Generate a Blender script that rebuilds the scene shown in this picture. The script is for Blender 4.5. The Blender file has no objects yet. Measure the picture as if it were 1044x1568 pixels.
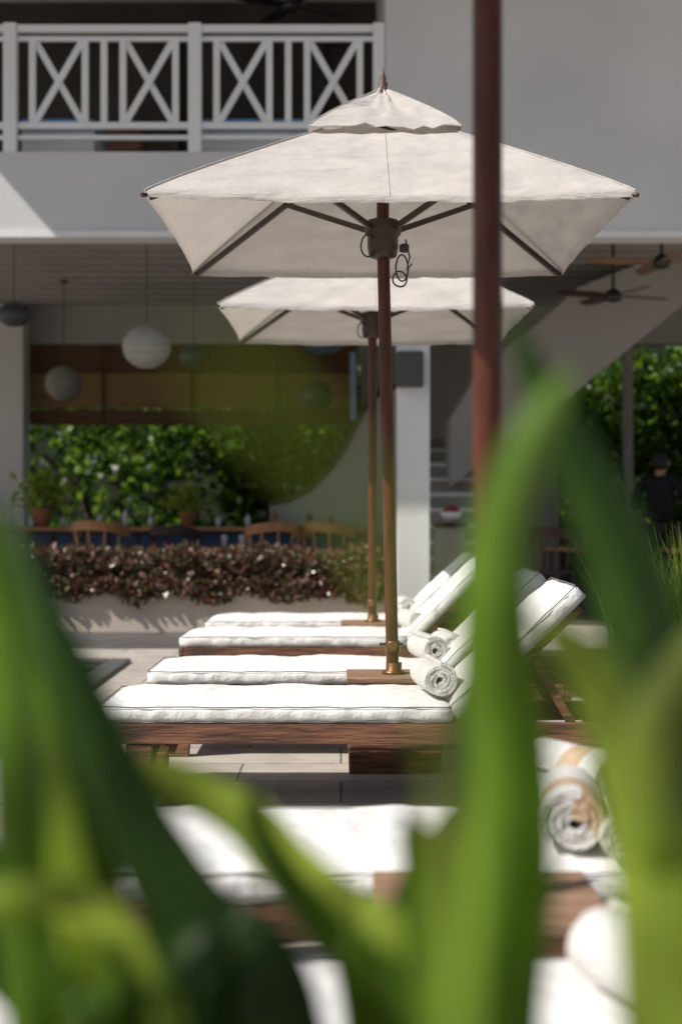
import bpy, bmesh, math, random
from mathutils import Vector, Matrix, noise
random.seed(7)
scene=bpy.context.scene
F=2240.0; CH=1.16
def P(x,y,d): return Vector(((x-522)*d/F, d, CH-(y-784)*d/F))

# ---------------- materials ----------------
def newmat(name):
    m=bpy.data.materials.new(name); m.use_nodes=True
    nt=m.node_tree; b=nt.nodes['Principled BSDF']
    return m,nt,b
def mat(name,c1,c2=None,scale=4.0,rough=0.6,bump=0.0,bscale=None,stretch=(1,1,1),metal=0.0,detail=6,spec=0.5,contrast=(0.3,0.7),bdist=.01):
    m,nt,b=newmat(name)
    N=nt.nodes; L=nt.links
    if c2 is None: c2=tuple(c*0.82 for c in c1)
    tc=N.new('ShaderNodeTexCoord'); mp=N.new('ShaderNodeMapping'); mp.inputs['Scale'].default_value=stretch
    L.new(tc.outputs['Object'],mp.inputs['Vector'])
    nz=N.new('ShaderNodeTexNoise'); nz.inputs['Scale'].default_value=scale; nz.inputs['Detail'].default_value=detail
    L.new(mp.outputs[0],nz.inputs['Vector'])
    cr=N.new('ShaderNodeValToRGB'); cr.color_ramp.elements[0].position=contrast[0]; cr.color_ramp.elements[1].position=contrast[1]
    cr.color_ramp.elements[0].color=(*c2,1); cr.color_ramp.elements[1].color=(*c1,1)
    L.new(nz.outputs['Fac'],cr.inputs[0]); L.new(cr.outputs[0],b.inputs['Base Color'])
    b.inputs['Roughness'].default_value=rough; b.inputs['Metallic'].default_value=metal
    b.inputs['Specular IOR Level'].default_value=spec
    if bump>0:
        n2=N.new('ShaderNodeTexNoise'); n2.inputs['Scale'].default_value=bscale or scale*5; n2.inputs['Detail'].default_value=8
        L.new(mp.outputs[0],n2.inputs['Vector'])
        bp=N.new('ShaderNodeBump'); bp.inputs['Strength'].default_value=bump; bp.inputs['Distance'].default_value=bdist
        L.new(n2.outputs['Fac'],bp.inputs['Height']); L.new(bp.outputs[0],b.inputs['Normal'])
    return m
def leafmat(name,cols,trans=0.4,rough=0.4,stripe=False,tv=2.4,hue=.485):
    m,nt,b=newmat(name); N=nt.nodes; L=nt.links
    g=N.new('ShaderNodeNewGeometry'); cr=N.new('ShaderNodeValToRGB')
    els=cr.color_ramp.elements
    while len(els)<len(cols): els.new(0.5)
    for i,c in enumerate(cols):
        els[i].position=i/(len(cols)-1); els[i].color=(*c,1)
    L.new(g.outputs['Random Per Island'],cr.inputs[0])
    out=cr.outputs[0]
    if stripe:
        tc=N.new('ShaderNodeTexCoord'); nz=N.new('ShaderNodeTexNoise'); nz.inputs['Scale'].default_value=7
        L.new(tc.outputs['Object'],nz.inputs['Vector'])
        hs=N.new('ShaderNodeHueSaturation'); mr=N.new('ShaderNodeMapRange')
        mr.inputs[1].default_value=.3; mr.inputs[2].default_value=.7; mr.inputs[3].default_value=.4; mr.inputs[4].default_value=1.6
        L.new(nz.outputs['Fac'],mr.inputs[0]); L.new(mr.outputs[0],hs.inputs['Value']); L.new(out,hs.inputs['Color']); out=hs.outputs[0]
        b.inputs['Specular IOR Level'].default_value=.3
    L.new(out,b.inputs['Base Color']); b.inputs['Roughness'].default_value=rough
    tr=N.new('ShaderNodeBsdfTranslucent'); 
    h2=N.new('ShaderNodeHueSaturation'); h2.inputs['Value'].default_value=tv; h2.inputs['Hue'].default_value=hue
    L.new(out,h2.inputs['Color']); L.new(h2.outputs[0],tr.inputs[0])
    mx=N.new('ShaderNodeMixShader'); mx.inputs[0].default_value=trans
    L.new(b.outputs[0],mx.inputs[1]); L.new(tr.outputs[0],mx.inputs[2])
    L.new(mx.outputs[0],N['Material Output'].inputs['Surface'])
    return m
def clothmat(name,c1,c2,trans,bump=0.3,scale=3,bs=14,stretch=(1,1,1),bd=.03):
    m=mat(name,c1,c2,scale=scale,rough=0.9,bump=bump,bscale=bs,spec=0.15,stretch=stretch,bdist=bd)
    nt=m.node_tree;N=nt.nodes;L=nt.links
    b=N['Principled BSDF']
    if trans>0:
        tr=N.new('ShaderNodeBsdfTranslucent'); tr.inputs[0].default_value=(c1[0],c1[1]*.95,c1[2]*.88,1)
        mx=N.new('ShaderNodeMixShader'); mx.inputs[0].default_value=trans
        L.new(b.outputs[0],mx.inputs[1]); L.new(tr.outputs[0],mx.inputs[2]); L.new(mx.outputs[0],N['Material Output'].inputs['Surface'])
    return m
M={}
M['wall']=mat('painted_wall',(.66,.65,.635),(.565,.56,.55),scale=.7,rough=.8,bump=.15,bscale=30)
M['white']=mat('white_paint',(.80,.80,.79),(.73,.73,.72),scale=2,rough=.5)
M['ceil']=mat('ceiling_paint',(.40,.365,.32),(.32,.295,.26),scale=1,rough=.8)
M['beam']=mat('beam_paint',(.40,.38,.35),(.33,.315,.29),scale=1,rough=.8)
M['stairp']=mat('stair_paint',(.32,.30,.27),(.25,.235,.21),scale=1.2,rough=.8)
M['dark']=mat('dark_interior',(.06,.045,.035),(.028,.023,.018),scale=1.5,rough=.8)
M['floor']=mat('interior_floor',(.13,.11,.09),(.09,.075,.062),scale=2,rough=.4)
M['blind']=mat('woven_blind',(.28,.17,.075),(.19,.115,.052),scale=3,rough=.9,stretch=(.2,.2,20),bump=.4)
M['blind2']=mat('dark_blind',(.13,.072,.036),(.085,.046,.024),scale=3,rough=.9,stretch=(.2,.2,20))
M['teak']=mat('weathered_teak',(.23,.10,.052),(.055,.024,.015),scale=9,rough=.6,bump=.7,bscale=24,stretch=(.5,5,5),contrast=(.34,.62))
M['teaktop']=mat('bleached_teak',(.36,.225,.145),(.20,.105,.06),scale=8,rough=.65,bump=.5,bscale=22,stretch=(.5,5,5))
M['pole']=mat('varnished_pole',(.13,.036,.017),(.035,.011,.007),scale=9,rough=.36,stretch=(4,4,.5),bump=.1,spec=.3)
M['darkwood']=mat('dark_hub_wood',(.06,.03,.021),(.03,.015,.011),scale=8,rough=.4)
M['finial']=mat('weathered_finial',(.20,.13,.085),(.10,.065,.045),scale=30,rough=.5)
M['chairwood']=mat('chair_wood',(.46,.23,.09),(.32,.15,.06),scale=6,rough=.45)
M['cloth']=clothmat('canopy_cloth',(.675,.635,.60),(.555,.52,.49),.2,bump=.65,scale=3.2,bs=5,stretch=(1,1,4),bd=.04)
M['cushion']=clothmat('cushion_fabric',(.83,.82,.80),(.75,.74,.72),0,bump=.5,scale=4,bs=14)
M['piping']=mat('piping_cord',(.16,.165,.15),(.11,.115,.105),scale=20,rough=.8)
M['towel']=clothmat('towel_terry',(.80,.785,.75),(.68,.66,.63),0,bump=.9,scale=10,bs=90,bd=.02)
M['towel2']=clothmat('towel_tan',(.50,.33,.19),(.62,.49,.36),0,bump=.9,scale=7,bs=90,bd=.02)
M['iron']=mat('black_iron',(.03,.03,.03),(.02,.02,.02),rough=.4)
M['brass']=mat('aged_brass',(.30,.15,.07),(.15,.07,.035),rough=.35,metal=.7,scale=20)
M['blue']=mat('blue_band_paint',(.20,.46,.80),(.15,.38,.70),rough=.7)  # plain blue for the stand-in band on the balcony
M['bluepanel']=mat('blue_counter',(.02,.05,.11),(.012,.035,.08),rough=.5)
M['planter']=mat('rendered_planter',(.58,.49,.41),(.48,.41,.34),scale=2,rough=.85,bump=.3)
M['soil']=mat('soil',(.05,.035,.022),(.025,.018,.012),scale=20,rough=.95,bump=1)
M['tile']=mat('dark_stone_paving',(.13,.125,.12),(.09,.085,.08),scale=3,rough=.5,bump=.2)
M['lamp']=mat('paper_shade',(.48,.46,.43),(.33,.315,.295),scale=6,rough=.8,stretch=(1,1,8),bump=.4)
M['lampdim']=mat('linen_shade',(.24,.22,.19),(.18,.165,.145),scale=6,rough=.8)
M['lampblue']=mat('blue_glass_shade',(.10,.16,.19),(.07,.11,.14),rough=.15)
M['lampdark']=mat('dark_drum_shade',(.07,.075,.07),(.05,.05,.05),rough=.5)
M['terracotta']=mat('terracotta',(.35,.15,.08),(.25,.1,.05),rough=.8)
M['glassw']=mat('ceramic',(.6,.6,.58),(.5,.5,.5),rough=.2)
M['shirt']=mat('black_shirt',(.012,.012,.014),(.008,.008,.009),rough=.9,spec=.2)
M['skin']=mat('skin',(.26,.13,.08),(.22,.11,.07),rough=.5)
M['hair']=mat('hair',(.010,.008,.007),(.005,.004,.004),rough=.5,scale=40,bump=.5,spec=.3)
M['red']=mat('red_cloth',(.30,.06,.05),(.24,.04,.04),rough=.7)
M['bark']=mat('bark',(.12,.09,.065),(.06,.045,.03),scale=6,rough=.9,bump=.8,stretch=(3,3,.6))
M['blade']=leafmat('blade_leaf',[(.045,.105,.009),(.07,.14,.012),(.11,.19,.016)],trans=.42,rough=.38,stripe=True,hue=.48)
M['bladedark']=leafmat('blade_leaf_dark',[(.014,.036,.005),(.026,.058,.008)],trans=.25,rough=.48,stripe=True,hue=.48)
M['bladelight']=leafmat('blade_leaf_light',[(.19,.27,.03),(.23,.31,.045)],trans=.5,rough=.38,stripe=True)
M['grass']=leafmat('ornamental_grass_leaf',[(.10,.18,.02),(.24,.33,.045)],trans=.45)
M['garden']=leafmat('garden_leaf',[(.010,.034,.005),(.035,.085,.010),(.16,.28,.025)],trans=.42,tv=2.4)
M['hedge']=leafmat('hedge_leaf',[(.03,.045,.018),(.08,.035,.022),(.15,.06,.04),(.06,.08,.025),(.26,.15,.12)],trans=.15,rough=.3)
m,nt,b=newmat('pool_water'); b.inputs['Base Color'].default_value=(.015,.03,.03,1); b.inputs['Roughness'].default_value=.04
nz=nt.nodes.new('ShaderNodeTexNoise'); nz.inputs['Scale'].default_value=3; bp=nt.nodes.new('ShaderNodeBump'); bp.inputs['Strength'].default_value=.25
tc=nt.nodes.new('ShaderNodeTexCoord'); nt.links.new(tc.outputs['Object'],nz.inputs['Vector']); nt.links.new(nz.outputs['Fac'],bp.inputs['Height']); nt.links.new(bp.outputs[0],b.inputs['Normal']); M['water']=m
m,nt,b=newmat('stone_paving'); N=nt.nodes;L=nt.links
tc=N.new('ShaderNodeTexCoord'); br=N.new('ShaderNodeTexBrick'); br.inputs['Scale'].default_value=1.0
br.inputs['Brick Width'].default_value=.9; br.inputs['Row Height'].default_value=.45; br.inputs['Mortar Size'].default_value=.006
br.inputs['Color1'].default_value=(.54,.485,.42,1); br.inputs['Color2'].default_value=(.46,.415,.365,1); br.inputs['Mortar'].default_value=(.2,.18,.16,1)
nz=N.new('ShaderNodeTexNoise'); nz.inputs['Scale'].default_value=5; nz.inputs['Detail'].default_value=9
mx=N.new('ShaderNodeMixRGB'); mx.blend_type='MULTIPLY'; mx.inputs[0].default_value=.6
cr=N.new('ShaderNodeValToRGB'); cr.color_ramp.elements[0].color=(.6,.6,.6,1); cr.color_ramp.elements[0].position=.3; cr.color_ramp.elements[1].position=.7
L.new(tc.outputs['Object'],br.inputs['Vector']); L.new(tc.outputs['Object'],nz.inputs['Vector']); L.new(nz.outputs['Fac'],cr.inputs[0])
L.new(br.outputs['Color'],mx.inputs[1]); L.new(cr.outputs[0],mx.inputs[2]); L.new(mx.outputs[0],b.inputs['Base Color']); b.inputs['Roughness'].default_value=.75
bp=N.new('ShaderNodeBump'); bp.inputs['Strength'].default_value=.3; bp.inputs['Distance'].default_value=.01; L.new(nz.outputs['Fac'],bp.inputs['Height']); L.new(bp.outputs[0],b.inputs['Normal'])
M['paving']=m

# ---------------- helpers ----------------
def link(o,parent=None):
    scene.collection.objects.link(o)
    if parent: o.parent=parent
    return o
def empty(name,loc=(0,0,0)):
    e=bpy.data.objects.new(name,None); e.location=loc; e.empty_display_size=.2; return link(e)
def meshobj(name,verts,faces,m,parent=None,smooth=False,loc=None):
    me=bpy.data.meshes.new(name); me.from_pydata([tuple(v) for v in verts],[],faces); me.update()
    if isinstance(m,(list,tuple)):
        for k in m: me.materials.append(k)
    else: me.materials.append(m)
    if smooth: me.polygons.foreach_set('use_smooth',[True]*len(me.polygons))
    o=bpy.data.objects.new(name,me)
    if loc: o.location=loc
    return link(o,parent)
def box(name,x0,x1,y0,y1,z0,z1,m,parent=None,bev=0.0):
    v=[(x,y,z) for x in (x0,x1) for y in (y0,y1) for z in (z0,z1)]
    f=[(0,1,3,2),(4,6,7,5),(0,4,5,1),(2,3,7,6),(0,2,6,4),(1,5,7,3)]
    o=meshobj(name,v,f,m,parent)
    if bev>0:
        b=o.modifiers.new('b','BEVEL'); b.width=bev; b.segments=2
    return o
def bar(name,a,b_,w,h,m,parent=None,bev=.004,up=Vector((0,0,1))):
    a=Vector(a);b_=Vector(b_); d=(b_-a); d.normalize()
    s=d.cross(up)
    if s.length<1e-3: s=d.cross(Vector((0,1,0)))
    s.normalize(); u=s.cross(d)
    v=[]
    for p in (a,b_):
        for i,j in ((-1,-1),(1,-1),(1,1),(-1,1)): v.append(p+s*i*w/2+u*j*h/2)
    f=[(3,2,1,0),(4,5,6,7),(0,1,5,4),(1,2,6,5),(2,3,7,6),(3,0,4,7)]
    o=meshobj(name,v,f,m,parent)
    if bev>0:
        b=o.modifiers.new('b','BEVEL'); b.width=bev; b.segments=2
    return o
def tube(name,pts,r,m,parent=None,closed=False,res=3):
    cu=bpy.data.curves.new(name,'CURVE'); cu.dimensions='3D'; cu.bevel_depth=r; cu.bevel_resolution=res; cu.use_fill_caps=True
    sp=cu.splines.new('POLY'); sp.points.add(len(pts)-1)
    for i,p in enumerate(pts): sp.points[i].co=(*p,1)
    sp.use_cyclic_u=closed; cu.materials.append(m)
    return link(bpy.data.objects.new(name,cu),parent)
def lathe(name,prof,m,loc,parent=None,n=24):
    v=[];f=[]
    for r,z in prof:
        for i in range(n):
            a=2*math.pi*i/n; v.append((loc[0]+r*math.cos(a),loc[1]+r*math.sin(a),loc[2]+z))
    for k in range(len(prof)-1):
        for i in range(n):
            j=(i+1)%n; f.append((k*n+i,k*n+j,(k+1)*n+j,(k+1)*n+i))
    f.append(tuple(range(n))[::-1]); f.append(tuple((len(prof)-1)*n+i for i in range(n)))
    return meshobj(name,v,f,m,parent,smooth=True)
def poly_extrude(name,pts,y0,y1,m,parent=None):
    n=len(pts); v=[(x,y0,z) for x,z in pts]+[(x,y1,z) for x,z in pts]
    f=[tuple(range(n)),tuple(range(2*n-1,n-1,-1))]+[(i,(i+1)%n,(i+1)%n+n,i+n) for i in range(n)]
    o=meshobj(name,v,f,m,parent)
    bm=bmesh.new(); bm.from_mesh(o.data); bmesh.ops.recalc_face_normals(bm,faces=bm.faces); bm.to_mesh(o.data); bm.free()
    return o
def leaves(name,gen,n,size,m,parent=None,aspect=.45,droop=0):
    v=[];f=[]
    for i in range(n):
        p,s=gen(); s*=size*random.uniform(.6,1.3)
        d=Vector((random.gauss(0,1),random.gauss(0,1),random.gauss(-droop,1))).normalized()
        t=d.cross(Vector((random.gauss(0,1),random.gauss(0,1),random.gauss(0,1)))).normalized(); nn=d.cross(t)
        k=len(v)
        v+= [p, p+d*s*.35+t*s*aspect*.5+nn*s*.06, p+d*s+nn*(-s*.08), p+d*s*.35-t*s*aspect*.5+nn*s*.06, p+d*s*.72+t*s*aspect*.36, p+d*s*.72-t*s*aspect*.36]
        f.append((k,k+1,k+4,k+2,k+5,k+3))
    return meshobj(name,v,f,m,parent)

# ---------------- ground ----------------
meshobj('ground',[(-300,-200,0),(300,-200,0),(300,400,0),(-300,400,0)],[(0,1,2,3)],M['paving'])
meshobj('pool_water',[(-9,-6,.004),(-1.78,-6,.004),(-1.78,11.15,.004),(-9,11.15,.004)],[(0,1,2,3)],M['water'])
cop=empty('pool_coping')
box('edge_long',-1.78,-1.62,-6,11.3,0,.03,M['tile'],cop,.008); box('edge_short',-9,-1.785,11.15,11.3,0,.03,M['tile'],cop,.008)
meshobj('dark_stone_path',[(-9,12.4,.004),(-1.2,12.4,.004),(-1.2,14.0,.004),(-9,14.0,.004)],[(0,1,2,3)],M['tile'])
meshobj('planting_bed',[(-1.6,-.3,.004),(2.2,-.3,.004),(2.2,1.62,.004),(-1.6,1.62,.004)],[(0,1,2,3)],M['soil'])
meshobj('garden_soil',[(-14,23,.004),(16,23,.004),(16,34,.004),(-14,34,.004)],[(0,1,2,3)],M['soil'])
meshobj('side_planting_bed',[(1.5,5.2,.004),(4,5.2,.004),(4,12.3,.004),(1.5,12.3,.004)],[(0,1,2,3)],M['soil'])

# ---------------- building ----------------
B=empty('hotel_building')
YF=14.5
zb=3.88; zs=4.73
xr=(590-522)*YF/F
box('balcony_slab_front',-9,xr,YF,YF+.3,zb+.06,zs,M['wall'],B)
box('upper_wall',xr,9,YF-.004,YF+.3,zb+.06,7.5,M['wall'],B)
box('lintel_trim',-9,9,YF-.03,YF+.32,zb,zb+.06,M['white'],B)
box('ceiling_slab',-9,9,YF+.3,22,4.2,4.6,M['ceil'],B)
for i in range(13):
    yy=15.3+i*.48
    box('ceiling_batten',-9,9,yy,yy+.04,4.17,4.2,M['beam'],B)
box('balcony_floor',-9,xr+3,YF+.3,19,4.603,4.70,M['floor'],B)
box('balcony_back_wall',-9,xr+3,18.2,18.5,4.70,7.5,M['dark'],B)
box('balcony_side_wall',xr,xr+.25,YF+.3,18.2,4.70,7.5,M['wall'],B)
for xx in (-4.2,-2.1,-.3):
    box('balcony_door_frame',xx,xx+.09,18.1,18.2,4.7,7.0,M['darkwood'],B)
box('balcony_door_head',-5,.4,18.08,18.19,7.0,7.1,M['darkwood'],B)
box('roof_eave',-6.0,9,12.2,22.6,7.5,7.75,M['wall'],B)
for a,b_ in ((40,150),(310,575)):
    x0=(a-522)*15.0/F; x1=(b_-522)*15.0/F
    box('blue_band',x0,x1,14.75,15.6,5.02,5.13,M['blue'],B,.03)  # added box standing in for a blue band low behind the rail
    box('blue_band_base',x0,x1,14.8,15.5,4.71,5.018,M['white'],B,.01)  # plain support under the stand-in blue box
for x0 in (-2.9,-.9):
    box('armchair_seat',x0,x0+.6,16.6,17.2,4.95,5.15,M['darkwood'],B,.03); box('armchair_back',x0,x0+.6,17.1,17.25,5.153,5.75,M['teak'],B,.05)
    for q in (0,.53): box('armchair_leg',x0+q,x0+q+.06,16.62,16.7,4.7,4.948,M['darkwood'],B)
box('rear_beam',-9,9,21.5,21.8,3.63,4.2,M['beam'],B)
box('rear_blind_upper',-4.75,.25,21.55,21.6,3.05,3.63,M['blind2'],B)
box('rear_blind_lower',-4.75,.25,21.49,21.53,2.68,3.2,M['blind'],B)
box('rear_blind_hem',-4.75,.25,21.46,21.54,2.44,2.66,M['blind2'],B)
for xx in (-3.5,-2.2,-.95): box('blind_cord',xx,xx+.03,21.44,21.46,2.44,3.63,M['dark'],B)
box('left_pier',-9,-4.56,21.0,21.45,0,4.15,M['wall'],B)
box('main_column',.57,.90,14.85,15.15,0,4.19,M['white'],B,.01)
box('rear_wall_mid',.3,3.2,21.5,21.8,0,3.63,M['stairp'],B)
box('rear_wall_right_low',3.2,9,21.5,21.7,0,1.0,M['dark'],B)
for xx in (4.15,6.0): box('rear_mullion',xx,xx+.13,21.45,21.6,0,3.63,M['stairp'],B)
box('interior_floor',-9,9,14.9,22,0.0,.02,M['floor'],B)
box('speaker_box',.56,.83,14.70,14.848,2.42,2.78,M['lampdark'],B,.015)
box('painted_sky_strip',.13,.22,21.4,21.48,2.5,3.5,mat('painted_sky_blue',(.4,.55,.75)),B)  # glimpse of sky painted as an opaque pale blue strip
def px2(pts,d): return [((x-522)*d/F, CH-(y-784)*d/F) for x,y in pts]
arc=[(413,960),(413,772),(440,768),(475,750),(505,720),(528,685),(545,650),(562,622),(585,600),(640,585),(640,960)]
poly_extrude('stair_parapet',px2(arc,18.3),18.3,18.5,M['beam'],B)
tube('stair_handrail',[Vector((x,18.28,z+.02)) for x,z in px2(arc[1:-1],18.3)],.035,M['darkwood'],B)
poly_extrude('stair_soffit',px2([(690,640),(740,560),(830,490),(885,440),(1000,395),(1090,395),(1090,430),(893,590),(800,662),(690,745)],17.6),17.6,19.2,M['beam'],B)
for i in range(9):
    z0=.4+i*.19
    box('stair_tread',1.0,1.8,16.6+i*.25,16.88+i*.25,z0,z0+.05,M['wall'],B)
    box('stair_riser',1.02,1.8,16.86+i*.25,16.879+i*.25,z0+.05,z0+.188,M['stairp'],B)
R=empty('balcony_railing')
def rx(x): return (x-522)*YF/F
def rz(y): return CH-(y-784)*YF/F
yr0,yr1=YF+.05,YF+.10
for x,w in ((15,20),(298,20),(580,18),(-268,20)):
    box('post',rx(x-w/2),rx(x+w/2),YF+.0,YF+.13,zs,rz(34),M['white'],R,.006)
for xa,xb in ((-260,5),(25,288),(308,571)):
    box('top_rail',rx(xa),rx(xb),YF+.02,YF+.12,rz(47),rz(36),M['white'],R,.006)
    box('under_rail',rx(xa),rx(xb),YF+.05,YF+.09,rz(60),rz(53),M['white'],R)
    box('lower_rail',rx(xa),rx(xb),YF+.04,YF+.10,rz(195),rz(185),M['white'],R,.004)
    box('bottom_rail',rx(xa),rx(xb),YF+.04,YF+.10,rz(212)+.003,rz(205),M['white'],R,.004)
    o=xa-25
    for c in (48,129,158,187,268):
        box('baluster',rx(o+c-5),rx(o+c+5),yr0,yr1,rz(185),rz(60),M['white'],R)
    for c0,c1 in ((53,124),(192,263)):
        bar('cross_brace',(rx(o+c0),YF+.062,rz(184)),(rx(o+c1),YF+.062,rz(61)),.065,.02,M['white'],R,0,up=Vector((0,1,0)))
        bar('cross_brace',(rx(o+c0),YF+.086,rz(61)),(rx(o+c1),YF+.086,rz(184)),.065,.02,M['white'],R,0,up=Vector((0,1,0)))

def globe(x,y,r,d,m,squash=1.0,name='pendant_lamp'):
    e=empty(name); c=P(x,y,d); rr=r*d/F
    prof=[(max(.002,rr*math.sin(math.pi*i/16)),-rr*squash*math.cos(math.pi*i/16)) for i in range(17)]
    lathe('shade',prof,m,c,e)
    for k in range(1,8):
        a=math.pi*k/8
        z=-rr*squash*math.cos(a); rad=rr*math.sin(a)+.002
        tube('shade_ring',[(c.x+rad*math.cos(t*math.pi/12),c.y+rad*math.sin(t*math.pi/12),c.z+z) for t in range(24)],.004,m,e,closed=True,res=1)
    tube('cord',[c+Vector((0,0,rr*squash)),Vector((c.x,c.y,4.2))],.006,M['lampdark'],e)
    lathe('canopy_rose',[(.05,-.03),(.05,0)],M['lampdark'],(c.x,c.y,4.165),e)
globe(225,531,37,16,M['lamp'],.9); globe(98,587,28,19,M['lampdim'],.95); globe(484,606,26,19.5,M['lampdark'],.9)
globe(495,512,38,17,M['lampblue'],.8); globe(22,482,26,16,M['lampdark'],.7); globe(297,545,22,18,M['lampdark'],.8)
def fan(x,y,d,m,rot,rad=.6,top=4.2):
    e=empty('ceiling_fan'); c=P(x,y,d)
    tube('rod',[c,Vector((c.x,c.y,top))],.018,M['iron'],e)
    lathe('motor',[(.03,-.08),(.09,-.06),(.10,0),(.07,.05),(.02,.08)],M['iron'],c,e)
    for k in range(4):
        a=rot+k*math.pi/2; dr=Vector((math.cos(a),math.sin(a),0)); s=Vector((-math.sin(a),math.cos(a),.25)).normalized()
        v=[]
        for i in range(7):
            t=i/6; w=.035+.045*math.sin(math.pi*min(1,t*.8+.1)); p=c+dr*(.1+t*rad)
            v+=[p+s*w,p-s*w]
        f=[(2*i,2*i+1,2*i+3,2*i+2) for i in range(6)]
        o=meshobj('blade',v,f,m,e); sd=o.modifiers.new('s','SOLIDIFY'); sd.thickness=.012
fan(938,452,16.6,M['darkwood'],.35); fan(1012,400,15.6,M['teaktop'],.1,.7)
fan(445,8,16.3,M['iron'],.5,.6,7.5)
C=empty('bar_counter')
box('front',-4.6,.2,17.6,17.9,.02,.93,M['bluepanel'],C); box('top',-4.7,.3,17.45,18.2,.93,.98,M['chairwood'],C,.01)
for i in range(14): box('panel_rib',-4.5+i*.34,-4.47+i*.34,17.58,17.597,.05,.9,M['dark'],C)
for i in range(13):
    x=-4.4+i*.36+random.uniform(-.1,.1); h=random.uniform(.08,.22)
    lathe('glassware' ,[(.03,0),(.035,h*.3),(.04,h*.7),(.015,h*.85),(.015,h)],random.choice([M['glassw'],M['lampdark'],M['terracotta'],M['glassw']]),(x,17.75+random.uniform(-.1,.2),.98),C,n=12)
def potplant(x,y,z,s,n=260):
    e=empty('potted_plant')
    lathe('pot',[(.09*s,0),(.13*s,.2*s),(.14*s,.22*s)],M['terracotta'],(x,y,z),e,n=16)
    def g():
        a=random.uniform(0,6.28); r=abs(random.gauss(0,.17))*s; return Vector((x+r*math.cos(a),y+r*math.sin(a),z+.22*s+random.uniform(0,.38)*s)),1
    leaves('foliage',g,n,.12*s,M['grass'],e)
    tube('stem',[(x,y,z+.1*s),(x+.02,y,z+.45*s)],.012*s,M['bark'],e)
potplant(-3.62,17.75,.98,1.05,420); potplant(-1.85,17.75,.98,.8)
def chair(x,y,ang,m=None,sc=1.0):
    m=m or M['chairwood']; e=empty('wooden_chair'); e.location=(x,y,.02); e.rotation_euler=(0,0,ang); e.scale=(sc,sc,sc)
    lathe('seat',[(.2,.44),(.22,.45),(.22,.47),(.2,.48)],m,(0,0,0),e)
    for sx,sy in ((-.16,-.16),(.16,-.16),(-.16,.16),(.16,.16)):
        tube('leg',[(sx*.9,sy*.9,.45),(sx*1.2,sy*1.2,0)],.017,m,e)
    pts=[(.27*math.cos(t),.27*math.sin(t),.80+.06*math.sin(t)) for t in [i*math.pi/12-.25 for i in range(15)]]
    for dz in (0,.03,.06): tube('back_rail',[(a,b_,c+dz) for a,b_,c in pts],.02,m,e)
    for t in (.3,.9,1.57,2.2,2.8): tube('spindle',[(.2*math.cos(t),.2*math.sin(t),.47),(.27*math.cos(t),.27*math.sin(t),.82+.05*math.sin(t))],.012,m,e)
chair(-2.65,16.2,2.8,None,1.12); chair(-.75,16.2,3.4,None,1.1); chair(-.15,16.3,2.6,None,1.1); chair(-1.9,16.8,3.0,M['darkwood'],1.05); chair(-3.9,16.2,.4)
chair(3.1,16.0,1.2,M['darkwood']); chair(2.3,15.9,2.5,M['darkwood'],1.05); chair(3.9,15.8,2.0,M['darkwood'])
def table(x,y,w=.8,h=.76):
    e=empty('dining_table'); box('top',x-w/2,x+w/2,y-w/2,y+w/2,h-.04,h,M['chairwood'],e,.008)
    for a in (-1,1):
        for b_ in (-1,1): bar('leg',(x+a*w*.42,y+b_*w*.42,.02),(x+a*w*.42,y+b_*w*.42,h-.04),.05,.05,M['darkwood'],e)
    for k in range(4): lathe('tableware',[(.03,0),(.035,.1),(.03,.14)],M['glassw'],(x+random.uniform(-.3,.3),y+random.uniform(-.3,.3),h),e,n=12)
table(2.7,16.8); table(-1.3,16.7); table(4.0,16.2,.9)
S=empty('serving_trolley')
box('body',1.02,1.35,15.8,16.1,.1,1.0,M['stairp'],S,.02); box('tray',1.0,1.37,15.78,16.12,1.0,1.04,M['darkwood'],S)
lathe('bowl',[(.05,0),(.11,.08),(.12,.12)],M['white'],(1.2,15.95,1.04),S)
lathe('red_fruit_pile',[(.10,0),(.08,.05),(.02,.08)],M['red'],(1.2,15.95,1.155),S)

# ---- person
def skinfig(name,joints,edges,m,parent):
    me=bpy.data.meshes.new(name); me.from_pydata([j[0] for j in joints],edges,[]); 
    o=bpy.data.objects.new(name,me); link(o,parent); me.materials.append(m)
    md=o.modifiers.new('skin','SKIN'); md.use_smooth_shade=True
    for i,j in enumerate(joints):
        sv=me.skin_vertices[0].data[i]; sv.radius=(j[1],j[2] if len(j)>2 else j[1]); sv.use_root=(i==0)
    s=o.modifiers.new('sub','SUBSURF'); s.levels=2; s.render_levels=2
    return o
PN=empty('standing_person',(3.55,16.3,.02)); PN.rotation_euler=(0,0,math.radians(155)); PN.scale=(1.1,1.06,1.02)
skinfig('torso_shirt',[((0,0,.98),.15,.11),((0,0,1.15),.14,.10),((0,0,1.33),.18,.12),((0,0,1.46),.12,.09),((.18,0,1.44),.07),((.27,-.02,1.25),.056),((.28,-.06,1.12),.05),((-.18,0,1.44),.07),((-.27,-.02,1.25),.056),((-.28,-.06,1.12),.05)],
 [(0,1),(1,2),(2,3),(3,4),(4,5),(5,6),(3,7),(7,8),(8,9)],M['shirt'],PN)
skinfig('trousers',[((0,0,.98),.14,.11),((.09,0,.88),.095),((.10,-.01,.5),.065),((.10,.01,.1),.05),((-.09,0,.88),.095),((-.10,.01,.5),.065),((-.11,.03,.1),.05)],[(0,1),(1,2),(2,3),(0,4),(4,5),(5,6)],M['shirt'],PN)
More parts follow.
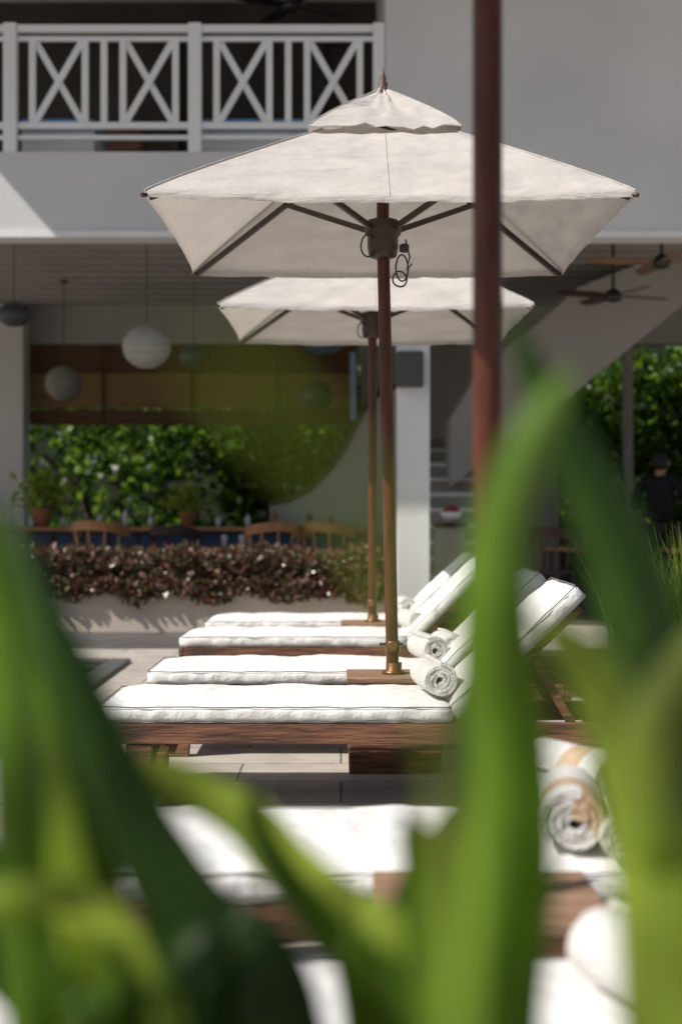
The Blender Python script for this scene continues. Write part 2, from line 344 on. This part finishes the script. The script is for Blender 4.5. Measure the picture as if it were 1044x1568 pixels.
for s in (1,-1):
    skinfig('shoe',[((s*.10,.04,.05),.045),((s*.11,-.08,.04),.042),((s*.115,-.17,.03),.03)],[(0,1),(1,2)],M['hair'],PN)
    skinfig('forearm',[((s*.28,-.06,1.13),.042),((s*.26,-.18,1.03),.034),((s*.22,-.28,1.0),.026),((s*.2,-.33,.99),.035,.018)],[(0,1),(1,2),(2,3)],M['skin'],PN)
    for k in range(4):
        x=s*(.175+.016*k); skinfig('finger',[((x,-.34,.99),.009),((x,-.385,.985),.0085),((x-.003,-.41,.965),.008)],[(0,1),(1,2)],M['skin'],PN)
    skinfig('thumb',[((s*.175,-.31,.99),.011),((s*.15,-.34,.985),.01),((s*.15,-.37,.975),.009)],[(0,1),(1,2)],M['skin'],PN)
skinfig('head',[((0,0,1.46),.055),((0,-.01,1.55),.052),((0,-.015,1.60),.07,.075),((0,-.01,1.67),.082,.095),((0,.0,1.72),.07,.08)],[(0,1),(1,2),(2,3),(3,4)],M['skin'],PN)
skinfig('nose',[((0,-.09,1.665),.010),((0,-.115,1.635),.016)],[(0,1)],M['skin'],PN)
for s in (1,-1):
    lathe('ear',[(.004,-.03),(.014,-.015),(.016,.01),(.004,.03)],M['skin'],(s*.085,0,1.65),PN,n=10)
    lathe('eye',[(.002,-.01),(.011,0),(.002,.01)],M['hair'],(s*.032,-.088,1.67),PN,n=10)
box('mouth',-.025,.025,-.094,-.085,1.605,1.612,M['red'],PN,.002)
skinfig('hair',[((0,.045,1.57),.08,.055),((0,.04,1.65),.096,.085),((0,.015,1.725),.09,.09),((0,-.035,1.745),.06,.04)],[(0,1),(1,2),(2,3)],M['hair'],PN)

# ---------------- planter & hedge ----------------
PL=empty('planter_wall')
box('wall',-3.4,.42,14.0,14.12,0,.42,M['planter'],PL,.01); box('return',.30,.42,14.122,14.7,0,.42,M['planter'],PL,.01)
box('cap',-3.42,.44,13.98,14.14,.422,.45,M['planter'],PL,.006); box('soil',-3.4,.3,14.123,14.6,.2,.40,M['soil'],PL)
def hg():
    x=random.uniform(-3.35,.45); h=noise.noise(Vector((x*2.2,0,0)))
    t=random.random()
    if random.random()<.28: return Vector((x,13.97-random.uniform(0,.05),random.uniform(.36-.08*abs(h)-.05*math.sin(x*9),.5))),1
    return Vector((x,random.uniform(13.93,14.5),.42+ (0.38+.07*h)*t**.7)),1
leaves('hedge',hg,8500,.075,M['hedge'],aspect=.6)

# ---------------- garden behind ----------------
clumps=[(Vector((random.uniform(-8,9),random.uniform(23.8,28),random.uniform(.2,3.6))),random.uniform(.35,.8)) for _ in range(130)]
def gg():
    c,r=random.choice(clumps); d=Vector((random.gauss(0,1),random.gauss(0,1),random.gauss(0,1))).normalized()*r*random.uniform(.6,1.05)
    return c+d,1
leaves('garden_foliage',gg,24000,.2,M['garden'],aspect=.5)
box('garden_backdrop',-12,14,29.5,29.8,0,5,mat('dark_green_backdrop',(.03,.045,.02),(.012,.02,.01),scale=2,rough=.9))  # dark green backdrop wall behind the foliage
def tree(x,y,h,r,n,name='tree',lm='garden'):
    e=empty(name)
    skinfig('trunk',[((x,y,0),.16),((x+.05,y,h*.35),.12),((x-.05,y,h*.6),.09),((x-.8,y,h*.85),.04),((x+.7,y-.3,h*.9),.04),((x,y+.6,h),.03)],[(0,1),(1,2),(2,3),(2,4),(2,5)],M['bark'],e)
    cl=[(Vector((x+random.gauss(0,r*.55),y+random.gauss(0,r*.4),h+random.gauss(0,r*.35))),random.uniform(.25,.5)*r) for _ in range(18)]
    def g():
        c,q=random.choice(cl); return c+Vector((random.gauss(0,1),random.gauss(0,1),random.gauss(0,1))).normalized()*q*random.uniform(.5,1),1
    leaves('crown',g,n,.17,M[lm],e)
tree(-4.5,25.8,2.6,1.3,3500); tree(-1.6,25.4,2.5,1.3,3500); tree(5.9,25.0,3.0,1.5,4500); tree(8.5,26,3.2,1.6,3500)
tree(4.4,25.2,2.6,1.2,3500)
cl3=[(Vector((random.uniform(-13,14),random.uniform(31,36),random.uniform(1,9))),random.uniform(.9,1.8)) for _ in range(150)]
def g3():
    c,r=random.choice(cl3); return c+Vector((random.gauss(0,1),random.gauss(0,1),random.gauss(0,1))).normalized()*r*random.uniform(.6,1),1
leaves('distant_trees',g3,16000,.45,M['garden'])

def grassclump(x,y,n,h,name='ornamental_grass',m=None):
    v=[];f=[]
    for i in range(n):
        a=random.uniform(0,6.28); lean=random.uniform(.05,.45); hh=h*random.uniform(.6,1.05); w=random.uniform(.006,.012)
        b0=Vector((x+random.gauss(0,.08),y+random.gauss(0,.08),0)); d=Vector((math.cos(a),math.sin(a),0)); s=Vector((-d.y,d.x,0)); k=len(v)
        for j in range(7):
            t=j/6; p=b0+d*lean*hh*t**2+Vector((0,0,hh*(t-.15*lean*t*t))); ww=w*(1-t**2)+.0008
            v+=[p+s*ww,p-s*ww]
        f+=[(k+2*j,k+2*j+1,k+2*j+3,k+2*j+2) for j in range(6)]
    meshobj(name,v,f,m or M['grass'])
for (x,y,n,h) in ((1.70,7.0,260,1.08),(2.0,8.3,220,1.1),(1.66,6.3,150,.75),(1.95,9.4,200,.95),(1.6,5.9,60,.35),(2.4,7.0,150,1.0)): grassclump(x,y,n,h)

# ---------------- loungers ----------------
def cushion_mesh(name,L_,W_,T,m,parent,loc,rot=0,seed=0):
    nx,ny,nz_=max(4,int(L_/.025)),max(4,int(W_/.025)),3
    bm=bmesh.new(); vs={}
    def gv(i,j,k):
        if (i,j,k) not in vs:
            vs[(i,j,k)]=bm.verts.new((i/nx*L_,j/ny*W_,k/nz_*T))
        return vs[(i,j,k)]
    for i in range(nx):
        for j in range(ny):
            bm.faces.new((gv(i,j,nz_),gv(i+1,j,nz_),gv(i+1,j+1,nz_),gv(i,j+1,nz_))); bm.faces.new((gv(i,j+1,0),gv(i+1,j+1,0),gv(i+1,j,0),gv(i,j,0)))
    for i in range(nx):
        for k in range(nz_):
            bm.faces.new((gv(i,0,k),gv(i+1,0,k),gv(i+1,0,k+1),gv(i,0,k+1))); bm.faces.new((gv(i+1,ny,k),gv(i,ny,k),gv(i,ny,k+1),gv(i+1,ny,k+1)))
    for j in range(ny):
        for k in range(nz_):
            bm.faces.new((gv(0,j+1,k),gv(0,j,k),gv(0,j,k+1),gv(0,j+1,k+1))); bm.faces.new((gv(nx,j,k),gv(nx,j+1,k),gv(nx,j+1,k+1),gv(nx,j,k+1)))
    r=.03
    for v in bm.verts:
        x,y,z=v.co
        ex=min(x,L_-x); ey=min(y,W_-y)
        puff=.022*(1-math.exp(-ex/.08))*(1-math.exp(-ey/.08))
        nn=noise.noise(Vector((x*5+seed,y*5,seed)))*.010+noise.noise(Vector((x*17+seed,y*13,seed+3)))*.005
        if z>T*.9: z+=puff+nn-.012*math.exp(-min(ex,ey)/.012)
        bulge=math.sin(math.pi*max(0,min(1,z/T)))*.010+ noise.noise(Vector((x*18+y*14,z*22,seed+8)))*.010
        if y<1e-5: y-=bulge
        elif y>W_-1e-5: y+=bulge
        if x<1e-5: x-=bulge
        elif x>L_-1e-5: x+=bulge
        cx=min(max(x,r),L_-r); cy=min(max(y,r),W_-r); d=Vector((x-cx,y-cy))
        if (x<r or x>L_-r) and (y<r or y>W_-r) and d.length>r: 
            d=d.normalized()*(r+.008); x=cx+d.x; y=cy+d.y
        v.co=(x,y,z)
    me=bpy.data.meshes.new(name); bm.to_mesh(me); bm.free(); me.materials.append(m)
    me.polygons.foreach_set('use_smooth',[True]*len(me.polygons))
    o=bpy.data.objects.new(name,me); link(o,parent); o.location=loc; o.rotation_euler=(0,rot,0)
    for z in (T-.002,.006):
        pts=[]
        for (cx,cy,a0) in ((L_-r,W_-r,0),(r,W_-r,90),(r,r,180),(L_-r,r,270)):
            for k in range(5):
                a=math.radians(a0+k*22.5); pts.append(Vector((cx+(r+.006)*math.cos(a),cy+(r+.006)*math.sin(a),z)))
        out=[]
        for i in range(len(pts)):
            a=pts[i]; b_=pts[(i+1)%len(pts)]; n=max(1,int((b_-a).length/.04))
            for q in range(n):
                p=a.lerp(b_,q/n); out.append(p+Vector((0,0,noise.noise(Vector((p.x*9+seed,p.y*9,z*30)))*.006)))
        pp=tube('piping',out,.0024,M['piping'],parent,closed=True,res=2); pp.location=loc; pp.rotation_euler=(0,rot,0)
    return o
def lounger(X0,Y0,seed,back=44,W_=.68):
    e=empty('sun_lounger',(X0,Y0,0)); T=.062; zt=.345
    tk=M['teak']
    L_=1.97
    box('near_rail',.02,L_,-.005,.035,.262,.343,tk,e,.004); box('far_rail',.02,L_,W_-.035,W_+.005,.262,.343,tk,e,.004)
    box('foot_rail',-.01,.018,-.005,W_+.005,.262,.343,tk,e,.004); box('head_rail',L_+.002,L_+.03,-.005,W_+.005,.262,.343,tk,e,.004)
    for i in range(13): box('slat',.06+i*.105,.06+i*.105+.07,.037,W_-.037,.322,.340,tk,e)
    for x in (.10,1.62):
        for y in (.0,W_-.05):
            bar('leg',(x+.06,y+.025,.261),(x+.04,y+.025,0),.05,.10,tk,e,.004,up=Vector((1,0,0)))
            bar('leg_brace',(x+.16*1,y+.025,.258),(x+.105,y+.025,.12),.03,.035,tk,e,.003,up=Vector((1,0,0)))
        box('leg_stretcher',x+.03,x+.07,.055,W_-.055,.10,.15,tk,e)
    hx=1.36; a=math.radians(back)
    cushion_mesh('seat_cushion',hx+.01,W_,T,M['cushion'],e,(0,0,zt),0,seed)
    cushion_mesh('back_cushion',.68,W_,T,M['cushion'],e,(hx+.035,0,zt+.012),-a,seed+5)
    dx,dz=math.cos(a),math.sin(a)
    for y in (.03,W_-.03):
        bar('back_stile',(hx+.03,y,.335),(hx+.03+.66*dx,y,.335+.66*dz),.035,.04,tk,e)
        bar('back_prop',(hx+.03+.42*dx,y+(.04 if y<.3 else -.04),.30+.42*dz),(hx+.50,y+(.04 if y<.3 else -.04),.30),.025,.035,tk,e)
    for k in range(5):
        t=.08+k*.135; bar('back_slat',(hx+.04+t*dx,.05,.33+t*dz),(hx+.04+t*dx,W_-.05,.33+t*dz),.06,.015,tk,e,.002,up=Vector((-dz,0,dx)))
    return e
LG=[(-.82,1.78,1),(-.66,3.05,2),(-.94,5.66,3),(-.91,6.92,4),(-.97,8.85,5),(-.93,10.1,6)]
for X0,Y0,s in LG: lounger(X0,Y0,s*11.3)

def towel(x,y,z,r,L_,ang,m2=None,tilt=0):
    e=empty('rolled_towel',(x,y,z)); e.rotation_euler=(tilt,0,ang)
    turns=3.6; n=90; th=r/ (turns+.5)*.80
    v=[];f=[]
    ph=random.uniform(0,6)
    for yy in range(9):
        t=yy/8; Y=-L_/2+L_*t
        for i in range(n+1):
            a=i/n*turns*2*math.pi; rr=(r*.06+ (r*.94-th)*i/n)
            wob=noise.noise(Vector((a*.7+ph,Y*6,ph)))*r*.06
            for q,ex in ((0,0),(1,th)):
                R_=rr+wob+ex*(.92 if yy in (0,8) else 1); v.append((R_*math.cos(a+ph),Y+noise.noise(Vector((a,ph,2)))*.008*(1 if yy in(0,8) else 0),R_*math.sin(a+ph)))
    w=(n+1)*2; fi=[]
    for yy in range(8):
        for i in range(n):
            k=yy*w+i*2
            f.append((k,k+2,k+2+w,k+w)); f.append((k+1,k+1+w,k+3+w,k+3)); fi+=[i,i]
    for i in range(n):
        k=i*2; f.append((k,k+1,k+3,k+2)); k+=8*w; f.append((k,k+2,k+3,k+1)); fi+=[i,i]
    k=n*2
    for yy in range(8): f.append((k+yy*w,k+1+yy*w,k+1+(yy+1)*w,k+(yy+1)*w)); fi.append(n)
    o=meshobj('roll',v,f,[M['towel'],M['towel2']],e,smooth=False)
    if m2:
        for p in o.data.polygons:
            i=fi[p.index]; c=p.center
            if (i%24)<8 and c.y/L_<-.3: p.material_index=1
            if -.30<c.y/L_<-.02: p.material_index=1
    bm=bmesh.new(); bm.from_mesh(o.data); bmesh.ops.recalc_face_normals(bm,faces=bm.faces); bm.to_mesh(o.data); bm.free()
    o.data.polygons.foreach_set('use_smooth',[True]*len(o.data.polygons))
    md=o.modifiers.new('e','EDGE_SPLIT'); md.split_angle=math.radians(60)
towel(.37,5.95,.495,.073,.36,.12)
towel(.42,7.18,.495,.070,.34,.2); towel(.53,7.35,.50,.066,.34,.15)
towel(.44,9.15,.490,.066,.34,.2); towel(.46,10.45,.49,.066,.34,.1)
towel(.52,3.30,.495,.072,.34,-.12,True); towel(.585,3.60,.515,.074,.30,.5,True); towel(.60,3.19,.475,.050,.26,-.1,False)
towel(.46,2.08,.50,.068,.36,.35,True)

def side_table(cx,cy,h=.425):
    e=empty('umbrella_side_table',(cx,cy,0)); w=.215; d=.20
    for i in range(5):
        y0=-d+i*(2*d/5); box('top_slat',-w,w,y0+.003,y0+2*d/5-.003,h-.022,h,M['teaktop'],e,.003)
    box('apron_front',-w+.002,w-.002,-d+.002,-d+.025,h-.085,h-.023,M['teak'],e,.003); box('apron_back',-w+.002,w-.002,d-.025,d-.002,h-.085,h-.023,M['teak'],e,.003)
    box('apron_left',-w+.002,-w+.025,-d+.027,d-.027,h-.085,h-.023,M['teak'],e,.003); box('apron_right',w-.025,w-.002,-d+.027,d-.027,h-.085,h-.023,M['teak'],e,.003)
    for sx in (-1,1):
        for sy in (-1,1): box('leg',sx*w-.045 if sx>0 else -w+.004,w-.004 if sx>0 else -w+.045,sy*d-.045 if sy>0 else -d+.027,d-.027 if sy>0 else -d+.065,.10,h-.086,M['teak'],e,.003)
    box('base_box',-w+.01,w-.01,-d+.02,d-.02,0,.135,M['teak'],e,.006)
    lathe('pole_collar',[(.055,0),(.052,.012),(.036,.018),(.036,.05)],M['brass'],(0,0,h+.001),e)
side_table(.24,6.65); side_table(.28,2.80); side_table(.215,9.8)

# ---------------- umbrellas ----------------
def umbrella(cx,cy,ze=2.40,seed=0,bx=0):
    e=empty('patio_umbrella',(cx,cy,0)); hw=.955; hv=.27; zv=ze+.42
    def prof(t): return hw+(hv-hw)*t, ze+(zv-ze)*(t**.93)
    NU,NV=48,24
    for s in range(4):
        rot=Matrix.Rotation(s*math.pi/2,3,'Z'); v=[];f=[]
        for j in range(NV+1):
            t=j/NV; h,z=prof(t)
            for i in range(NU+1):
                u=-1+2*i/NU
                sag=(1-u*u); c=(1-abs(u)**5)
                zz=z-.018*sag*(1-t)-.012*sag*math.sin(math.pi*t) + noise.noise(Vector((u*2.5+seed+s*9,t*9,seed)))*.015*c*(.25+.75*t) + noise.noise(Vector((u*4+seed,t*20,s)))*.009*c + noise.noise(Vector((u*h*14+seed,t*5+9,s)))*.007*c*(1-t)
                yy=-h+.03*sag*(1-t)**3
                p=rot@Vector((u*h,yy,0)); v.append((p.x,p.y,zz))
        base=len(v)
        for i in range(NU+1):
            q=v[i]; v.append((q[0]*.998,q[1]*.998,q[2]-.022))
        for j in range(NV):
            for i in range(NU): k=j*(NU+1)+i; f.append((k,k+1,k+NU+2,k+NU+1))
        for i in range(NU): f.append((base+i,base+i+1,i+1,i))
        meshobj('canopy_panel',v,f,M['cloth'],e,smooth=True)
        pts=[rot@Vector((0,-(prof(j/NV)[0])+.03*(1-j/NV)**3,0))+Vector((0,0,v[j*(NU+1)+NU//2][2]+.002)) for j in range(NV+1)]
        tube('seam',pts,.0016,M['cloth'],e,res=1)
        c0=rot@Vector((-1,-1,0))
        pts=[c0*prof(j/NV)[0]+Vector((0,0,prof(j/NV)[1]+.003)) for j in range(NV+1)]
        tube('corner_seam',pts,.004,M['cloth'],e,res=1)
        a=c0*(hw-.02); bar('rib',(a.x,a.y,ze-.018),(c0.x*.05,c0.y*.05,zv+.02+.02),.018,.028,M['darkwood'],e,.003)
        tube('corner_tip',[Vector((a.x*1.01,a.y*1.01,ze-.012)),Vector((a.x*1.03,a.y*1.03,ze-.018))],.009,M['darkwood'],e)
        m_=c0*.46; bar('strut',(c0.x*.045,c0.y*.045,ze+.03),(m_.x,m_.y,ze+.245),.018,.026,M['darkwood'],e,.003)
        v=[];f=[]
        for j in range(11):
            t=j/10; h=.33*(1-t)+.02*t; z=zv+.0+(.245)*t**.85
            for i in range(17):
                u=-1+2*i/16; sag=1-u*u
                p=rot@Vector((u*h,-h,0)); v.append((p.x,p.y,z-.025*sag*math.sin(math.pi*t)+.010*sag*math.sin(u*4+s*2+seed)*(1-t)**2+(.03 if s in(0,3) else .016)*noise.noise(Vector((u*3+s*5+seed,t*4,1)))*sag+.020*noise.noise(Vector((u*7+s*5+seed,t*9,4)))*sag))
        for j in range(10):
            for i in range(16): k=j*17+i; f.append((k,k+1,k+18,k+17))
        meshobj('vent_cap',v,f,M['cloth'],e,smooth=True)
        tube('cap_seam',[Vector(v[j*17]) for j in range(11)],.003,M['cloth'],e,res=1)
        tube('cap_hem',[Vector(v[i])+Vector((0,0,-.002)) for i in range(17)],.003,M['cloth'],e,res=1)
    zt_=zv+.235
    lathe('finial',[(.028,-.01),(.03,.01),(.018,.025),(.024,.04),(.012,.055),(.016,.065),(.006,.09),(.002,.115)],M['finial'],(0,0,zt_),e)
    tube('pole',[(bx,0,.43),(0,0,ze+.0),(-.0,0,zt_)],.0285,M['pole'],e,res=8)
    lathe('joint_ring',[(.031,0),(.034,.005),(.034,.05),(.031,.055)],M['brass'],(bx,0,.52),e)
    tube('locking_pin',[(bx-.06,0,.56),(bx+.045,0,.56)],.006,M['iron'],e)
    lathe('hub_runner',[(.036,-.10),(.062,-.09),(.07,-.05),(.07,.0),(.082,.01),(.085,.06),(.07,.075),(.036,.085)],M['darkwood'],(0,0,ze+.0),e,n=12)
    lathe('hub_crown',[(.036,0),(.07,.01),(.07,.06),(.036,.07)],M['darkwood'],(0,0,zv+.0),e,n=12)
    def loop(cx_,cz,rx_,rz_,y=-.05): return [(cx_+rx_*math.cos(t*.4),y+.01*math.sin(t),cz+rz_*math.sin(t*.4)) for t in range(16)]
    tube('rope_loop',loop(.085,ze-.15,.028,.06),.004,M['iron'],e,closed=True); tube('rope_loop',loop(.075,ze-.2,.032,.035),.004,M['iron'],e,closed=True)
    tube('rope_loop',loop(-.07,ze-.05,.03,.05),.004,M['iron'],e,closed=True)
    tube('rope_tail',[(.1,-.05,ze-.02),(.12,-.05,ze-.1),(.105,-.05,ze-.16),(.13,-.05,ze-.13)],.004,M['iron'],e)
    lathe('pulley',[(.01,-.02),(.022,-.015),(.022,.015),(.01,.02)],M['iron'],(.095,-.05,ze-.06),e,n=12)
    return e
umbrella(.19,6.65,2.41,seed=3,bx=.045); umbrella(.21,9.8,2.42,seed=8); umbrella(.28,2.80,2.53,seed=15)

# ---------------- foreground leafy plant ----------------
def blade(parent,pts,m,twist=.35,name='leaf',ds=1.14):
    cp=[(P(x,y,d*ds),w*d*ds/F) for x,y,w,d in pts]
    last,prev=cp[-1],cp[-2]
    dirn=(last[0]-prev[0])
    gx=last[0].x+max(-.15,min(.15,dirn.x*1.2))
    cp.append((Vector((gx,last[0].y+.03,.38)),last[1]*.8)); cp.append((Vector((gx+.02,last[0].y+.05,0)),last[1]*.4))
    pos=[c[0] for c in cp]; ws=[c[1] for c in cp]
    P_=[pos[0]*2-pos[1]]+pos+[pos[-1]*2-pos[-2]]; W_=[ws[0]]+ws+[ws[-1]]
    S=10; path=[]
    for i in range(1,len(P_)-2):
        for k in range(S):
            t=k/S
            def cr(a,b,c,d): return .5*((2*b)+(-a+c)*t+(2*a-5*b+4*c-d)*t*t+(-a+3*b-3*c+d)*t**3)
            path.append((cr(P_[i-1],P_[i],P_[i+1],P_[i+2]),max(.0008,cr(W_[i-1],W_[i],W_[i+1],W_[i+2]))))
    path.append((pos[-1],ws[-1]))
    v=[];f=[]; K=10
    ph=random.uniform(0,6)
    for i,(p,w) in enumerate(path):
        a=path[max(0,i-1)][0]; b=path[min(len(path)-1,i+1)][0]; tg=(b-a).normalized()
        s=tg.cross(Vector((0,1,0)))
        if s.length<.01: s=Vector((1,0,0))
        s.normalize(); nn=s.cross(tg).normalized()
        ang=twist*math.sin(ph+i*.06); s2=s*math.cos(ang)+nn*math.sin(ang); n2=nn*math.cos(ang)-s*math.sin(ang)
        for k in range(K+1):
            u=-1+2*k/K; v.append(p+s2*u*w/2/ max(.7,math.cos(ang))+n2*(abs(u)*w*.5-.025*math.sin(u*11)*w))
    for i in range(len(path)-1):
        for k in range(K): q=i*(K+1)+k; f.append((q,q+1,q+K+2,q+K+1))
    meshobj(name,v,f,m,parent,smooth=True)
PA=empty('leafy_plant'); PB=empty('leafy_plant')
BL,BD,BB=M['blade'],M['bladedark'],M['bladelight']
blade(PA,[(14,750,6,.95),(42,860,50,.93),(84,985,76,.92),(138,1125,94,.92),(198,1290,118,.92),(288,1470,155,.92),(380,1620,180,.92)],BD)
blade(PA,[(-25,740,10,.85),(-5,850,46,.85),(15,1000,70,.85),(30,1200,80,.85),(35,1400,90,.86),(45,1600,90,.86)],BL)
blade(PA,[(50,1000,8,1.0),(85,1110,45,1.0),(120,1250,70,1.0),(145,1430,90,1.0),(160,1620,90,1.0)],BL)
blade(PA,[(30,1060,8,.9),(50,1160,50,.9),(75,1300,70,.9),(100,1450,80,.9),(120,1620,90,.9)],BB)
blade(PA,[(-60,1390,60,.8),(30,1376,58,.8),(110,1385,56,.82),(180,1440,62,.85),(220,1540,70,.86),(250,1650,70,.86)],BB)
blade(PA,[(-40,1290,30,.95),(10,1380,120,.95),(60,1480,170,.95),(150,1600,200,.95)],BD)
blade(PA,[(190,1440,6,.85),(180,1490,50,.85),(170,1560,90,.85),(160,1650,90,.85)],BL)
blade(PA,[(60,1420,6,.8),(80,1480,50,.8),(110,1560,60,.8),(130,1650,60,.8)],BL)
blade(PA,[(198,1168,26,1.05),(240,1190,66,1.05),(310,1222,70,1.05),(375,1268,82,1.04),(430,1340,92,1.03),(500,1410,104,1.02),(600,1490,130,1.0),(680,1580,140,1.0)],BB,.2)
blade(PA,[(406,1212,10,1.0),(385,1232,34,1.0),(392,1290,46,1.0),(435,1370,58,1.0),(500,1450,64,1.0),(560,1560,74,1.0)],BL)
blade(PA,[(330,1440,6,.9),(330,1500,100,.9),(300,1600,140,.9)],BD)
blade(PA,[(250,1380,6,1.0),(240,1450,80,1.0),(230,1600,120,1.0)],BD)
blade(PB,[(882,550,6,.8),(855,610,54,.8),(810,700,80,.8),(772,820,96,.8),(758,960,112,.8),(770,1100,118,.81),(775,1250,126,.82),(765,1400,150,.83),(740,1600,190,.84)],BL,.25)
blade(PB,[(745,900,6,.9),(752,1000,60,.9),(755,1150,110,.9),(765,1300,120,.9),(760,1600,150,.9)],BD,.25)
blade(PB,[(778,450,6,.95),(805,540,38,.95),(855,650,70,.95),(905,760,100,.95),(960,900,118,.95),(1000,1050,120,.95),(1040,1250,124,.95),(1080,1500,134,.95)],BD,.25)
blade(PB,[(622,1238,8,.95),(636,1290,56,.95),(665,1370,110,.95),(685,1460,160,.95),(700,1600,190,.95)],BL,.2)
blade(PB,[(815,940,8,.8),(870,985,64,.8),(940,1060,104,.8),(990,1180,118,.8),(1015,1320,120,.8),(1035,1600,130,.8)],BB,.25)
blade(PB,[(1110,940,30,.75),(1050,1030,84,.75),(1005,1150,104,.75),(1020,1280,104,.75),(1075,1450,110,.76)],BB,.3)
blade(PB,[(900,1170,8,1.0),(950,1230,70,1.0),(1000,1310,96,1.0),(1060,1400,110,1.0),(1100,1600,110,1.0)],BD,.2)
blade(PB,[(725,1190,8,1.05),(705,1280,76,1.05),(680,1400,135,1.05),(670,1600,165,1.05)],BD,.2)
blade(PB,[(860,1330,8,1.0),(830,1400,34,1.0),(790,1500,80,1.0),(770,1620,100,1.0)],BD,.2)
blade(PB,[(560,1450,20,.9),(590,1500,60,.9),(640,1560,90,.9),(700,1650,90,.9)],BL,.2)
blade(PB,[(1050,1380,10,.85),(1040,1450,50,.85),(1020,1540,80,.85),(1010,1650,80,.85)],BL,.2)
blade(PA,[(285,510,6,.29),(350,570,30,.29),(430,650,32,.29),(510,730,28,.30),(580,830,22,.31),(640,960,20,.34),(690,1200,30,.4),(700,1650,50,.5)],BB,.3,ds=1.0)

# ---------------- camera, light, world ----------------
cam=bpy.data.cameras.new('camera'); co=bpy.data.objects.new('camera',cam); link(co); co.location=(0,0,CH); co.rotation_euler=(math.radians(90),0,0)
cam.sensor_fit='VERTICAL'; cam.sensor_height=36; cam.lens=36*F/1568; cam.clip_start=.05; cam.clip_end=1000
cam.dof.use_dof=True; cam.dof.focus_distance=6.0; cam.dof.aperture_fstop=1.8
scene.camera=co
sd=Vector((-.88,-.42,1)).normalized()
su=bpy.data.lights.new('sun','SUN'); su.energy=5.0; su.angle=math.radians(.5); su.color=(1,.95,.885)
so=bpy.data.objects.new('sun',su); link(so); so.rotation_euler=sd.to_track_quat('Z','Y').to_euler(); so.location=(-5,-3,10)
w=bpy.data.worlds.new('World'); scene.world=w; w.use_nodes=True; nt=w.node_tree
sk=nt.nodes.new('ShaderNodeTexSky'); sk.sky_type='NISHITA'; sk.sun_disc=False; sk.sun_elevation=math.asin(sd.z); sk.sun_rotation=math.atan2(sd.x,sd.y)%(2*math.pi)
sk.dust_density=1.8; sk.ozone_density=.9
nt.links.new(sk.outputs[0],nt.nodes['Background'].inputs[0]); nt.nodes['Background'].inputs[1].default_value=.08
scene.view_settings.view_transform='Standard'; scene.view_settings.look='None'; scene.view_settings.exposure=0
